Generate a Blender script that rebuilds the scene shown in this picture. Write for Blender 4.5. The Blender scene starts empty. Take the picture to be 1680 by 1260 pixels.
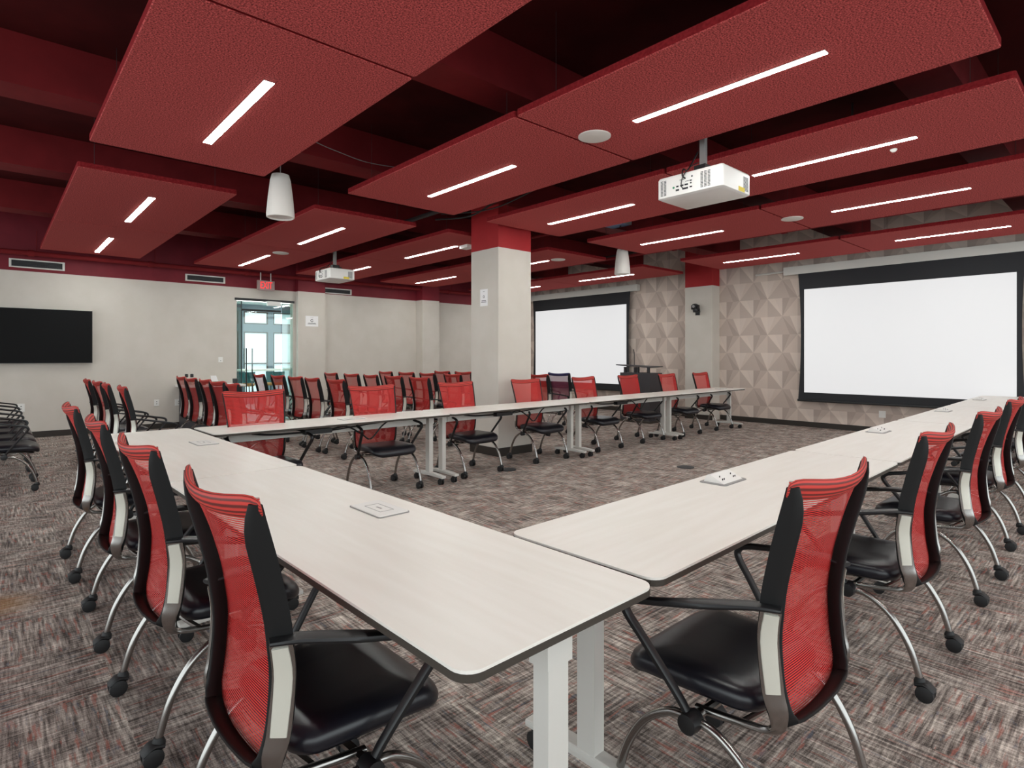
import bpy, math, random
from mathutils import Vector, Matrix
random.seed(7)
PI = math.pi
S = bpy.context.scene
COL = S.collection

# ------------------------------------------------------------ camera
FPX = 945.0
ANG = math.atan(1045 / 945.0)              # the view looks 47.9 degrees left of the +X axis
EYE = 1.33
cd = bpy.data.cameras.new('camera'); cam = bpy.data.objects.new('camera', cd); COL.objects.link(cam)
cam.location = (0, 0, EYE)
cam.rotation_euler = (PI / 2, 0, ANG - PI / 2)
cd.sensor_width = 36; cd.lens = FPX / 1680 * 36; cd.shift_y = -45 / 1680
cd.clip_start = 0.02; cd.clip_end = 100
S.camera = cam

# ------------------------------------------------------------ world and exposure
W = bpy.data.worlds.new('world'); S.world = W; W.use_nodes = True
W.node_tree.nodes['Background'].inputs[0].default_value = (0.90, 0.98, 1.0, 1)
W.node_tree.nodes['Background'].inputs[1].default_value = 1.15
S.view_settings.view_transform = 'Standard'; S.view_settings.look = 'None'
S.view_settings.gamma = 1; S.view_settings.use_curve_mapping = False
S.view_settings.exposure = 1.2
STRIP_POWER = 30.0
S.cycles.max_bounces = 8; S.cycles.diffuse_bounces = 5; S.cycles.glossy_bounces = 4
S.cycles.transparent_max_bounces = 16
S.cycles.sample_clamp_indirect = 4.0
S.cycles.use_denoising = True
S.cycles.caustics_reflective = False; S.cycles.caustics_refractive = False

# ------------------------------------------------------------ materials
def srgb(r, g, b):
    f = lambda c: (c / 255 / 12.92) if c / 255 <= 0.04045 else ((c / 255 + 0.055) / 1.055) ** 2.4
    return (f(r), f(g), f(b), 1)
MATS = {}
def mat(name, rgb, rough=0.5, metal=0.0, emit=None, estr=0.0, spec=0.5, coat=0.0):
    m = bpy.data.materials.new(name); m.use_nodes = True
    b = m.node_tree.nodes['Principled BSDF']
    b.inputs['Base Color'].default_value = srgb(*rgb)
    b.inputs['Roughness'].default_value = rough; b.inputs['Metallic'].default_value = metal
    b.inputs['Specular IOR Level'].default_value = spec
    b.inputs['Coat Weight'].default_value = coat
    if emit:
        b.inputs['Emission Color'].default_value = srgb(*emit); b.inputs['Emission Strength'].default_value = estr
    MATS[name] = m
    return m
def N(m, t, **k):
    n = m.node_tree.nodes.new(t)
    for a, v in k.items():
        setattr(n, a, v)
    return n
def L(m, a, b): m.node_tree.links.new(a, b)
def noise_mat(name, c1, c2, scale, rough=0.6, bump=0.0, stretch=(1, 1, 1), detail=3, lo=0.35, hi=0.65, spec=0.5, coat=0.0):
    m = mat(name, c1, rough, spec=spec, coat=coat); bs = m.node_tree.nodes['Principled BSDF']
    tc = N(m, 'ShaderNodeTexCoord'); mp = N(m, 'ShaderNodeMapping'); mp.inputs['Scale'].default_value = stretch
    no = N(m, 'ShaderNodeTexNoise'); no.inputs['Scale'].default_value = scale; no.inputs['Detail'].default_value = detail
    cr = N(m, 'ShaderNodeValToRGB'); cr.color_ramp.elements[0].position = lo; cr.color_ramp.elements[1].position = hi
    cr.color_ramp.elements[0].color = srgb(*c1); cr.color_ramp.elements[1].color = srgb(*c2)
    L(m, tc.outputs['Object'], mp.inputs[0]); L(m, mp.outputs[0], no.inputs['Vector'])
    L(m, no.outputs['Fac'], cr.inputs[0]); L(m, cr.outputs[0], bs.inputs['Base Color'])
    if bump:
        bp = N(m, 'ShaderNodeBump'); bp.inputs['Strength'].default_value = bump; bp.inputs['Distance'].default_value = 0.004
        L(m, no.outputs['Fac'], bp.inputs['Height']); L(m, bp.outputs[0], bs.inputs['Normal'])
    return m

noise_mat('wall_paint', (202, 195, 185), (207, 200, 191), 3, 0.75)
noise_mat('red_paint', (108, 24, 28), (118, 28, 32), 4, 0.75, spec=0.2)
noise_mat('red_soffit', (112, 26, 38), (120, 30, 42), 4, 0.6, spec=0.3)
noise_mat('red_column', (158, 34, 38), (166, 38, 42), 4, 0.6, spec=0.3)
noise_mat('ceiling_paint', (66, 18, 19), (78, 22, 23), 2.5, 0.9, spec=0.1)
noise_mat('panel_felt', (112, 46, 48), (216, 100, 98), 110, 0.95, 0.0, lo=0.36, hi=0.64, detail=6, spec=0.1)
noise_mat('panel_edge', (118, 28, 32), (140, 38, 42), 60, 0.9, spec=0.1)
noise_mat('laminate', (235, 230, 222), (239, 235, 228), 2.5, 0.36, stretch=(1, 10, 1), spec=0.4)
mat('edge_dark', (66, 60, 54), 0.5, spec=0.3)
mat('white_metal', (210, 207, 201), 0.35)
mat('grey_metal', (150, 148, 146), 0.4, 0.3)
mat('chrome', (158, 155, 152), 0.24, 1.0)
mat('plate', (222, 220, 208), 0.3, 0.35)  # ivory tone paints the off-white reflection on the chrome chair uprights
mat('black_plastic', (20, 20, 22), 0.4)
mat('black_band', (17, 17, 18), 0.55, spec=0.35)
mat('leather', (21, 21, 29), 0.33, spec=0.55)
mat('wheel', (18, 18, 20), 0.55)
mat('baseboard', (44, 38, 33), 0.5)
mat('tv_black', (20, 20, 21), 0.6, spec=0.12)
mat('screen_black', (30, 31, 36), 0.7)
mat('screen_white', (150, 150, 150), 0.9, emit=(238, 238, 239), estr=0.31)
mat('strip', (255, 250, 240), 0.5, emit=(246, 252, 247), estr=STRIP_POWER)
mat('white_plastic', (232, 230, 226), 0.4)
mat('speaker_white', (222, 218, 212), 0.6)
mat('dark_grille', (52, 52, 54), 0.6)
mat('exit_red', (255, 60, 60), 0.5, emit=(255, 40, 46), estr=0.5)
mat('exit_face', (150, 128, 126), 0.4)
mat('paper', (240, 238, 238), 0.7)
mat('ink', (40, 40, 44), 0.7)
mat('yellow', (225, 200, 60), 0.6)
mat('green', (40, 130, 90), 0.5)
mat('lectern_grey', (58, 56, 60), 0.5)
mat('teal', (40, 96, 100), 0.7)
mat('wood', (176, 120, 60), 0.5)
mat('blue_grey_frame', (96, 110, 122), 0.5)
mat('day_pane', (225, 232, 240), 0.6, emit=(220, 230, 242), estr=0.3)
mat('lobby_lamp', (255, 255, 250), 0.5, emit=(255, 250, 240), estr=9)
mat('lobby_white', (226, 226, 222), 0.6)
mat('lobby_floor', (150, 165, 172), 0.4)
mat('cable', (14, 14, 15), 0.5)
mat('cable_grey', (120, 110, 110), 0.5)
mat('access_blue', (120, 140, 176), 0.5)
mat('bottle_clear', (205, 205, 190), 0.3)
mat('dark_lining', (48, 40, 40), 0.6)

def glass(name, tint, fac):
    m = bpy.data.materials.new(name); m.use_nodes = True
    nt = m.node_tree; nt.nodes.clear()
    o = N(m, 'ShaderNodeOutputMaterial'); t = N(m, 'ShaderNodeBsdfTransparent'); g = N(m, 'ShaderNodeBsdfGlossy')
    t.inputs[0].default_value = srgb(*tint); g.inputs['Roughness'].default_value = 0.03
    x = N(m, 'ShaderNodeMixShader'); x.inputs[0].default_value = fac
    L(m, t.outputs[0], x.inputs[1]); L(m, g.outputs[0], x.inputs[2]); L(m, x.outputs[0], o.inputs[0]); MATS[name] = m
glass('glass', (232, 245, 243), 0.07)
glass('glass_edge', (205, 226, 222), 0.2)

def chair_mesh_mat(name, ca, cb, stripes, open_):
    m = mat(name, ca, 0.55, spec=0.35); b = m.node_tree.nodes['Principled BSDF']
    uv = N(m, 'ShaderNodeTexCoord'); sp = N(m, 'ShaderNodeSeparateXYZ'); L(m, uv.outputs['UV'], sp.inputs[0])
    mu = N(m, 'ShaderNodeMath', operation='MULTIPLY'); mu.inputs[1].default_value = stripes * 2 * PI; L(m, sp.outputs[1], mu.inputs[0])
    si = N(m, 'ShaderNodeMath', operation='SINE'); L(m, mu.outputs[0], si.inputs[0])
    mr = N(m, 'ShaderNodeMapRange'); mr.inputs[1].default_value = -0.6; mr.inputs[2].default_value = 0.5
    L(m, si.outputs[0], mr.inputs[0])
    cr = N(m, 'ShaderNodeMix', data_type='RGBA'); cr.inputs[6].default_value = srgb(*cb); cr.inputs[7].default_value = srgb(*ca)
    L(m, mr.outputs[0], cr.inputs[0]); L(m, cr.outputs[2], b.inputs['Base Color'])
    al = N(m, 'ShaderNodeMapRange'); al.inputs[3].default_value = open_; al.inputs[4].default_value = 1.0
    L(m, mr.outputs[0], al.inputs[0]); L(m, al.outputs[0], b.inputs['Alpha'])
chair_mesh_mat('mesh_red', (212, 48, 44), (112, 18, 20), 105, 0.45)
chair_mesh_mat('mesh_dusk', (150, 60, 84), (50, 40, 80), 105, 0.45)
chair_mesh_mat('rail_red', (205, 62, 54), (104, 38, 34), 9.0, 1.0)
chair_mesh_mat('rail_dusk', (70, 66, 110), (30, 30, 60), 9.0, 1.0)

def carpet():
    m = mat('carpet', (110, 100, 95), 0.95, spec=0.05); b = m.node_tree.nodes['Principled BSDF']
    tc = N(m, 'ShaderNodeTexCoord')
    def noi(scale, vec, detail=2, rough=0.6):
        mp = N(m, 'ShaderNodeMapping'); mp.inputs['Scale'].default_value = vec
        n = N(m, 'ShaderNodeTexNoise'); n.inputs['Scale'].default_value = scale; n.inputs['Detail'].default_value = detail
        n.inputs['Roughness'].default_value = rough
        L(m, tc.outputs['Object'], mp.inputs[0]); L(m, mp.outputs[0], n.inputs['Vector']); return n.outputs['Fac']
    def mix(f, a, c):
        x = N(m, 'ShaderNodeMix', data_type='FLOAT')
        for s_, v in ((0, f), (2, a), (3, c)):
            if isinstance(v, float): x.inputs[s_].default_value = v
            else: L(m, v, x.inputs[s_])
        return x.outputs[0]
    ck = N(m, 'ShaderNodeTexChecker'); ck.inputs['Scale'].default_value = 2.0
    mpc = N(m, 'ShaderNodeMapping'); mpc.inputs['Location'].default_value = (0.13, 0.21, 0.25); L(m, tc.outputs['Object'], mpc.inputs[0]); L(m, mpc.outputs[0], ck.inputs['Vector'])
    k = ck.outputs['Fac']
    streak = mix(k, noi(4.5, (1.0, 16, 1), 5), noi(4.5, (16, 1.0, 1), 5))
    cross = mix(k, noi(11, (9, 1, 1), 3), noi(11, (1, 9, 1), 3))
    fine = noi(260, (1, 1, 1), 2)
    blot = noi(5, (1, 1, 1), 2)
    s1 = mix(0.37, streak, cross); s2 = mix(0.2, s1, fine); s3 = mix(0.16, s2, blot)
    cr = N(m, 'ShaderNodeValToRGB'); e = cr.color_ramp.elements
    e[0].position = 0.41; e[0].color = srgb(76, 70, 67)
    e[1].position = 0.61; e[1].color = srgb(230, 220, 211)
    for p, c in ((0.46, (114, 105, 100)), (0.505, (152, 141, 134)), (0.55, (186, 174, 165))):
        q = e.new(p); q.color = srgb(*c)
    L(m, s3, cr.inputs[0])
    def fleck(prev, noise, lo, col, amt):
        r = N(m, 'ShaderNodeMapRange'); r.inputs[1].default_value = lo; r.inputs[2].default_value = lo + 0.07; r.inputs[4].default_value = amt
        L(m, noise, r.inputs[0]); x = N(m, 'ShaderNodeMix', data_type='RGBA')
        L(m, r.outputs[0], x.inputs[0]); L(m, prev, x.inputs[6]); x.inputs[7].default_value = srgb(*col); return x.outputs[2]
    c = fleck(cr.outputs[0], mix(k, noi(7, (1, 7, 1.3), 3), noi(7, (7, 1, 1.3), 3)), 0.57, (176, 100, 86), 0.55)
    c = fleck(c, mix(k, noi(8, (1.2, 6, 3), 3), noi(8, (6, 1.2, 3), 3)), 0.60, (92, 104, 122), 0.45)
    # brown stain at the left
    sub = N(m, 'ShaderNodeVectorMath', operation='DISTANCE'); sub.inputs[1].default_value = (0.0, 4.12, 0); L(m, tc.outputs['Object'], sub.inputs[0])
    rr = N(m, 'ShaderNodeMapRange'); rr.inputs[1].default_value = 0.24; rr.inputs[2].default_value = 0.06; rr.inputs[3].default_value = 0; rr.inputs[4].default_value = 0.55
    L(m, sub.outputs['Value'], rr.inputs[0]); x = N(m, 'ShaderNodeMix', data_type='RGBA'); L(m, rr.outputs[0], x.inputs[0]); L(m, c, x.inputs[6]); x.inputs[7].default_value = srgb(168, 124, 70)
    L(m, x.outputs[2], b.inputs['Base Color'])
    bp = N(m, 'ShaderNodeBump'); bp.inputs['Strength'].default_value = 0.35; bp.inputs['Distance'].default_value = 0.004
    L(m, fine, bp.inputs['Height']); L(m, bp.outputs[0], b.inputs['Normal'])
carpet()
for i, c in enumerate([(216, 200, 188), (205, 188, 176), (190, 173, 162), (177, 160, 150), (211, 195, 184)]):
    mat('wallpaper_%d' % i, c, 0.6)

# ------------------------------------------------------------ mesh helpers
class MB:
    def __init__(s): s.v = []; s.f = []; s.m = []; s.uv = {}
    def add(s, vs, fs, mi=0):
        o = len(s.v); s.v += [tuple(v) for v in vs]
        for f in fs: s.f.append(tuple(i + o for i in f)); s.m.append(mi)
        return s
    def box(s, x0, x1, y0, y1, z0, z1, mi=0):
        vs = [(x, y, z) for z in (z0, z1) for y in (y0, y1) for x in (x0, x1)]
        return s.add(vs, [(0, 2, 3, 1), (4, 5, 7, 6), (0, 1, 5, 4), (2, 6, 7, 3), (0, 4, 6, 2), (1, 3, 7, 5)], mi)
    def loft(s, rings, mi=0, cap=True):
        n = len(rings[0]); vs = [p for r in rings for p in r]; fs = []
        for k in range(len(rings) - 1):
            for i in range(n):
                j = (i + 1) % n; fs.append((k * n + i, k * n + j, (k + 1) * n + j, (k + 1) * n + i))
        if cap:
            fs.append(tuple(reversed(range(n)))); fs.append(tuple((len(rings) - 1) * n + i for i in range(n)))
        return s.add(vs, fs, mi)
    def lathe(s, prof, c, axis='z', n=20, mi=0):
        rings = []
        for r, h in prof:
            ring = []
            for i in range(n):
                a = 2 * PI * i / n; p = (r * math.cos(a), r * math.sin(a), h)
                if axis == 'x': p = (p[2], p[0], p[1])
                if axis == 'y': p = (p[1], p[2], p[0])
                ring.append((p[0] + c[0], p[1] + c[1], p[2] + c[2]))
            rings.append(ring)
        return s.loft(rings, mi)
    def sweep(s, pts, sizes, side=(1, 0, 0), sub=6, n=10, mi=0, sq=2.0):
        """pts: path; sizes: (width along side, height across); smooth path, rounded section"""
        P = [Vector(p) for p in pts]; Z = [Vector((a, b, 0)) for a, b in sizes]
        def cr(a, b, c, d, t):
            return 0.5 * ((2 * b) + (c - a) * t + (2 * a - 5 * b + 4 * c - d) * t * t + (3 * b - a - 3 * c + d) * t ** 3)
        Q = []; R = []
        for i in range(len(P) - 1):
            a = P[max(i - 1, 0)]; d = P[min(i + 2, len(P) - 1)]; za = Z[max(i - 1, 0)]; zd = Z[min(i + 2, len(Z) - 1)]
            for k in range(sub):
                t = k / sub; Q.append(cr(a, P[i], P[i + 1], d, t)); R.append(cr(za, Z[i], Z[i + 1], zd, t))
        Q.append(P[-1]); R.append(Z[-1])
        rings = []
        sd = Vector(side)
        for i, q in enumerate(Q):
            t = (Q[min(i + 1, len(Q) - 1)] - Q[max(i - 1, 0)]).normalized()
            u = sd - t * sd.dot(t)
            u.normalize(); w = t.cross(u); ring = []
            for k in range(n):
                a = 2 * PI * k / n; ca, sa = math.cos(a), math.sin(a)
                e = 2 / sq
                x = math.copysign(abs(ca) ** e, ca) * R[i].x / 2; y = math.copysign(abs(sa) ** e, sa) * R[i].y / 2
                ring.append(q + u * x + w * y)
            rings.append(ring)
        return s.loft(rings, mi)
    def tube(s, pts, r, sub=6, n=8, side=(1, 0.013, 0.017), mi=0):
        return s.sweep(pts, [(2 * r, 2 * r)] * len(pts), side, sub, n, mi)
    def build(s, name, mats, parent=None, smooth=True, angle=40):
        me = bpy.data.meshes.new(name); me.from_pydata(s.v, [], s.f)
        if not isinstance(mats, (list, tuple)): mats = [mats]
        for m in mats: me.materials.append(MATS[m])
        if len(mats) > 1:
            me.polygons.foreach_set('material_index', s.m)
        import bmesh
        bm = bmesh.new(); bm.from_mesh(me); bmesh.ops.recalc_face_normals(bm, faces=bm.faces)
        if smooth:
            for f in bm.faces: f.smooth = True
            for e in bm.edges:
                if len(e.link_faces) == 2 and e.calc_face_angle(0) > math.radians(angle): e.smooth = False
        bm.to_mesh(me); bm.free()
        o = bpy.data.objects.new(name, me); COL.objects.link(o)
        if parent: o.parent = parent
        return o
def rr(w, d, r, cx=0, cy=0, z=0, n=6):
    out = []
    for sx, sy, a0 in ((1, 1, 0), (-1, 1, PI / 2), (-1, -1, PI), (1, -1, 1.5 * PI)):
        for k in range(n + 1):
            a = a0 + PI / 2 * k / n
            out.append((cx + sx * (w / 2 - r) + r * math.cos(a), cy + sy * (d / 2 - r) + r * math.sin(a), z))
    return out
def tag(o, label, cat, group=None, kind=None):
    o['label'] = label; o['category'] = cat
    if group: o['group'] = group
    if kind: o['kind'] = kind
    return o
def struct(o, label=None):
    o['kind'] = 'structure'
    if label: o['label'] = label
    return o
def empty(name, loc, rz=0):
    o = bpy.data.objects.new(name, None); COL.objects.link(o); o.location = loc; o.rotation_euler = (0, 0, rz); o.empty_display_size = 0.1
    return o
KIDS = {}
def kids(o): return list(o.children)
def copy_tree(o, parent=None):
    c = o.copy(); COL.objects.link(c)
    if parent: c.parent = parent; c.matrix_parent_inverse = o.matrix_parent_inverse
    for ch in kids(o): copy_tree(ch, c)
    return c
def wall_with_holes(mb, x0, x1, z0, z1, y0, y1, holes, mi=0):
    """wall running along x between y0 and y1 with (xa,xb,za,zb) holes"""
    xs = sorted({x0, x1} | {h[0] for h in holes} | {h[1] for h in holes}); zs = sorted({z0, z1} | {h[2] for h in holes} | {h[3] for h in holes})
    for a, b in zip(xs, xs[1:]):
        for c, d in zip(zs, zs[1:]):
            if any(h[0] <= a and b <= h[1] and h[2] <= c and d <= h[3] for h in holes): continue
            mb.box(a, b, y0, y1, c, d, mi)

# ------------------------------------------------------------ room shell
YW = 12.26; XW = 11.46; ZR = 2.72; ZC = 3.75
X0 = -5.0; Y0 = -5.0
struct(MB().box(X0, XW + 0.3, Y0, YW + 0.15, -0.05, 0).build('floor', 'carpet', smooth=False))
struct(MB().box(X0, XW + 0.3, Y0, YW + 0.15, ZC, ZC + 0.1).build('ceiling', 'ceiling_paint', smooth=False))
for i, y in enumerate((-3.6, -1.25, 1.1, 3.45, 5.83, 8.2, 10.6)):
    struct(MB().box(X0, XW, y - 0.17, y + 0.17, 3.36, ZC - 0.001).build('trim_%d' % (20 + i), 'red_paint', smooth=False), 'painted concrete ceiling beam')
wm = MB(); DX0, DX1, DZ = 3.65, 4.78, 2.47
wall_with_holes(wm, X0, XW + 0.3, 0, ZR, YW, YW + 0.15, [(DX0, DX1, 0, DZ)])
wm.box(4.84, 5.44, 12.13, YW - 0.001, 0, ZR)
wm.box(7.86, 8.36, 11.97, YW - 0.001, 0, ZR)
struct(wm.build('wall_left', 'wall_paint', smooth=False))
rm = MB(); rm.box(X0, XW + 0.3, YW, YW + 0.15, ZR, ZC - 0.001); rm.box(4.84, 5.44, 12.13, YW - 0.001, ZR, ZC - 0.001); rm.box(7.86, 8.36, 11.97, YW - 0.001, ZR, ZC - 0.001)
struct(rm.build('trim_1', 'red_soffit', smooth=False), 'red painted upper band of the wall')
bb = MB(); t = 0.012
for a, b in ((X0, DX0 - 0.02), (5.45, 7.85), (8.37, XW)): bb.box(a, b, YW - t, YW - 0.0005, 0, 0.1)
bb.box(4.83, 5.45, 12.13 - t, 12.13 - 0.0005, 0, 0.1); bb.box(7.85, 8.37, 11.97 - t, 11.9695, 0, 0.1)
struct(bb.build('baseboard_left', 'baseboard', smooth=False))
# patterned wall behind the screens
pw = MB(); cw, chh = 0.575, 0.712; y_off = 5.09; z_off = 1.76
def facet(a, b, c, mi): pw.add([(XW, a[0], a[1]), (XW, b[0], b[1]), (XW, c[0], c[1])], [(0, 1, 2)], mi)
def clipz(p): return p
nz0 = -3; nz1 = 3
for iy in range(-19, 14):
    for iz in range(-3, 4):
        cy = y_off + iy * cw; cz = z_off + iz * chh
        if cy + cw / 2 < Y0 or cy - cw / 2 > YW: continue
        # seen from the room +y runs to the left; (sy, sz) picks the quadrant round one star
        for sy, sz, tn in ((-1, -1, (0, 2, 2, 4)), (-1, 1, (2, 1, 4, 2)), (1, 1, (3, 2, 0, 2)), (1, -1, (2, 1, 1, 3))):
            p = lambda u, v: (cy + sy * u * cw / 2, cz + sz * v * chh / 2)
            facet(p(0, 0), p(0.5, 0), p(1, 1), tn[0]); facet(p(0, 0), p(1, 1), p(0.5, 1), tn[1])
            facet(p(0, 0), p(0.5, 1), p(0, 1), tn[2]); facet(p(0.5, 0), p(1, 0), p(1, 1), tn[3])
# keep the sheet inside the room height
pw.v = [(x, y, min(max(z, 0.0), ZC - 0.001)) for x, y, z in pw.v]
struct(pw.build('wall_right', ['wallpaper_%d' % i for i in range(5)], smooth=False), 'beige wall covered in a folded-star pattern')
struct(MB().box(XW + 0.002, XW + 0.15, Y0, YW, 0, ZC - 0.001).build('wall_back', 'wall_paint', smooth=False))
struct(MB().box(XW - t, XW - 0.001, Y0, 6.09, 0, 0.1).box(XW - t, XW - 0.001, 6.77, YW - 0.02, 0, 0.1).box(11.17 - t, 11.169, 6.11, 6.75, 0, 0.1).build('baseboard_right', 'baseboard', smooth=False))
struct(MB().box(11.17, XW - 0.001, 6.11, 6.75, 0, 2.82).build('trim_2', 'wall_paint', smooth=False), 'grey pilaster on the patterned wall')
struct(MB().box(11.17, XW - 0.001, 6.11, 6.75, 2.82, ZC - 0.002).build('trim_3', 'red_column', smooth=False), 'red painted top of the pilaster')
# free column
struct(MB().box(5.0, 5.6, 5.8, 6.38, 0, 2.79).build('trim_4', 'wall_paint', smooth=False), 'square grey column in the middle of the room')
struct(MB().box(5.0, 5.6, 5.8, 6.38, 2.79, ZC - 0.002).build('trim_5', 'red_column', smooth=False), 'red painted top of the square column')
struct(MB().box(4.985, 5.615, 5.785, 6.395, 0, 0.11).build('trim_6', 'baseboard', smooth=False), 'dark skirting round the square column')
# glass door to the lobby
dr = MB().box(DX0 - 0.04, DX1 + 0.02, YW - 0.03, YW + 0.01, DZ - 0.005, DZ + 0.04).build('door_1', 'black_plastic', smooth=False); struct(dr, 'glass door with a black head rail')
gp = MB().box(DX0 + 0.11, DX1 - 0.24, YW + 0.04, YW + 0.052, 0.02, DZ - 0.02).build('glass_panel', 'glass', dr, smooth=False)
MB().box(DX0, DX0 + 0.09, YW + 0.02, YW + 0.032, 0.0, DZ - 0.02).box(DX1 - 0.22, DX1, YW + 0.02, YW + 0.032, 0, DZ - 0.02).build('side_light', 'glass_edge', dr, smooth=False)
MB().box(DX0 + 0.09, DX0 + 0.105, YW + 0.01, YW + 0.05, 0, DZ - 0.02).build('door_post', 'black_plastic', dr, smooth=False)
MB().box(DX0 + 0.1, DX1 - 0.24, YW + 0.035, YW + 0.058, 2.26, 2.30).build('door_rail', 'black_plastic', dr, smooth=False)
for yy in (-0.03, 0.1):
    MB().tube([(DX0 + 0.21 + yy * 1.2, YW + yy, 0.35), (DX0 + 0.21 + yy * 1.2, YW + yy, 1.5)], 0.012).build('door_handle', 'black_plastic', dr)
# lobby beyond the door
struct(MB().box(2.6, 9.5, YW + 0.151, 17.0, -0.05, 0).build('floor_lobby', 'lobby_floor', smooth=False))
struct(MB().box(2.6, 9.5, YW + 0.151, 17.0, 2.8, 2.9).build('ceiling_lobby', 'lobby_white', smooth=False))
ww = MB(); wins = [(x, x + 0.66, a_, b_) for x in (3.65, 4.45, 5.25, 6.06, 6.86) for a_, b_ in ((0.25, 2.03), (2.25, 2.6))]
wall_with_holes(ww, 2.6, 9.5, 0, 2.8, 17.0, 17.15, wins); struct(ww.build('wall_lobby', 'blue_grey_frame', smooth=False))
for i, (a, b, c, d) in enumerate(wins):
    w = MB()
    for z in (c, (c + d) / 2 - 0.02, d - 0.03)[:: (1 if d - c > 1 else 2)]: w.box(a, b, 17.0, 17.05, z, z + 0.03)
    for x in (a, b - 0.03): w.box(x, x + 0.03, 17.0, 17.05, c, d)
    wo = w.build('window_%d' % (i + 1), 'edge_dark', smooth=False); struct(wo, 'lobby window with daylight behind')
    MB().box(a, b, 17.06, 17.07, c, d).build('pane', 'day_pane', wo, smooth=False)

# ------------------------------------------------------------ ceiling panels with light strips
cols = [(0.58, 1.94), (2.79, 4.18), (4.69, 6.05), (6.65, 8.15), (9.22, 10.7)]
cname = ['over the left tables', 'second from the television wall corner', 'above the big column gap', 'fourth from the left', 'closest to the projection screens']
cname = ['nearest the left table', 'just left of the large projector', 'just right of the large projector', 'over the middle of the far table', 'right in front of the screens']
PZ = 3.05
def ceiling_panel(x0, x1, y0, y1, label):
    th = 0.05
    o = MB().loft([rr(x1 - x0, y1 - y0, 0.02, z=0.004, n=2), rr(x1 - x0, y1 - y0, 0.02, z=th, n=2)]).build('acoustic_panel', 'panel_edge', smooth=False)
    o.location = ((x0 + x1) / 2, (y0 + y1) / 2, PZ)
    MB().loft([rr(x1 - x0 - 0.012, y1 - y0 - 0.012, 0.016, z=0.0, n=2), rr(x1 - x0, y1 - y0, 0.02, z=0.0042, n=2)]).build('felt_face', 'panel_felt', o, smooth=False)
    for sx in (-1, 1):
        for sy in (-1, 1):
            px, py = sx * ((x1 - x0) / 2 - 0.15), sy * ((y1 - y0) / 2 - 0.25)
            wy = py + o.location.y
            top = 3.36 if any(abs(wy - q) < 0.16 for q in (-1.25, 1.1, 3.45, 5.83, 8.2, 10.6)) else ZC
            MB().tube([(px, py, th - 0.002), (px, py, top - PZ)], 0.0018, sub=1, n=6).build('hanger', 'dark_lining', o)
    tag(o, label, 'ceiling panel', 'red acoustic ceiling panels'); return o
rows = [(-2.3, 0.2, 'section behind the camera'), (0.55, 3.04, 'nearest section'), (3.06, 5.68, 'second section'), (6.5, 9.19, 'third section'), (9.21, 11.9, 'section by the television wall')]
for ci, (a, b) in enumerate(cols):
    for (c, d, rn) in rows:
        ceiling_panel(a, b, c, d, 'red felt ceiling panel %s, %s' % (cname[ci], rn))
def strip(x, y0, y1, label):
    w = 0.05 if x > 2 else 0.062
    o = MB().box(-w / 2 - 0.0025, w / 2 + 0.0025, -(y1 - y0) / 2 - 0.0025, (y1 - y0) / 2 + 0.0025, -0.004, 0.0).build('light_strip', 'white_metal', smooth=False)
    o.location = (x, (y0 + y1) / 2, PZ)
    MB().box(-w / 2, w / 2, -(y1 - y0) / 2, (y1 - y0) / 2, -0.0052, -0.0042).build('diffuser', 'strip', o, smooth=False)
    tag(o, label, 'ceiling light', 'linear lights in the ceiling panels')
SX = [1.29, 3.49, 5.37, 7.4, 9.95]
lab = ['row over the left table', 'row left of the large projector', 'row right of the large projector', 'fourth row from the left', 'row in front of the screens']
for i, x in enumerate(SX):
    ys = [(-1.7, -0.3), (1.22, 2.52), (3.9, 5.22), (7.22, 8.7), (10.0, 11.53)]  # strips behind the camera are out of view, added to brighten the foreground
    if i == 0: ys = [(-1.7, -0.3), (0.95, 2.35), (3.69, 5.08), (7.23, 8.72), (10.09, 11.6)]
    if i == 1: ys[2] = (3.83, 5.18)
    nm = ['unseen behind the camera', 'nearest', 'second', 'third', 'farthest']
    for (a, b), q in zip(ys, nm): strip(x, a, b, 'linear white ceiling light, %s in the %s' % (q, lab[i]))
def disc(x, y, label):
    o = MB().lathe([(0.11, 0), (0.127, 0), (0.127, -0.008), (0.118, -0.012), (0.02, -0.013)], (0, 0, 0), n=28).build('ceiling_speaker', 'speaker_white')
    o.location = (x, y, PZ); tag(o, label, 'speaker', 'round ceiling speakers')
disc(3.49, 2.9, 'round white ceiling speaker beside the longest light near the large projector')
disc(7.4, 2.98, 'round white ceiling speaker in front of the right projection screen')
disc(7.45, 7.02, 'round white ceiling speaker above the left screen, right of the column')
disc(3.56, 9.65, 'round white ceiling speaker near the small projector')

# ------------------------------------------------------------ pendants
def pendant(x, y, z, label):
    o = empty('pendant_speaker', (x, y, z))
    MB().lathe([(0.055, 0.42), (0.08, 0.415), (0.095, 0.36), (0.115, 0.2), (0.13, 0.03), (0.128, 0.0), (0.12, -0.004), (0.116, 0.012), (0.02, 0.014)], (0, 0, 0), n=32).build('speaker_body', 'speaker_white', o)
    MB().tube([(0, 0, 0.42), (0, 0, min(ZC, 3.36 if abs(y - 5.83) < 0.17 else ZC) - z)], 0.005, sub=1).build('cord', 'cable_grey', o)
    tag(o, label, 'pendant speaker', 'white hanging speakers')
pendant(2.1, 5.7, 2.69, 'white tapered pendant speaker hanging above the left tables')
pendant(7.74, 5.84, 2.69, 'white tapered pendant speaker hanging between the two screens')

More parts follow.
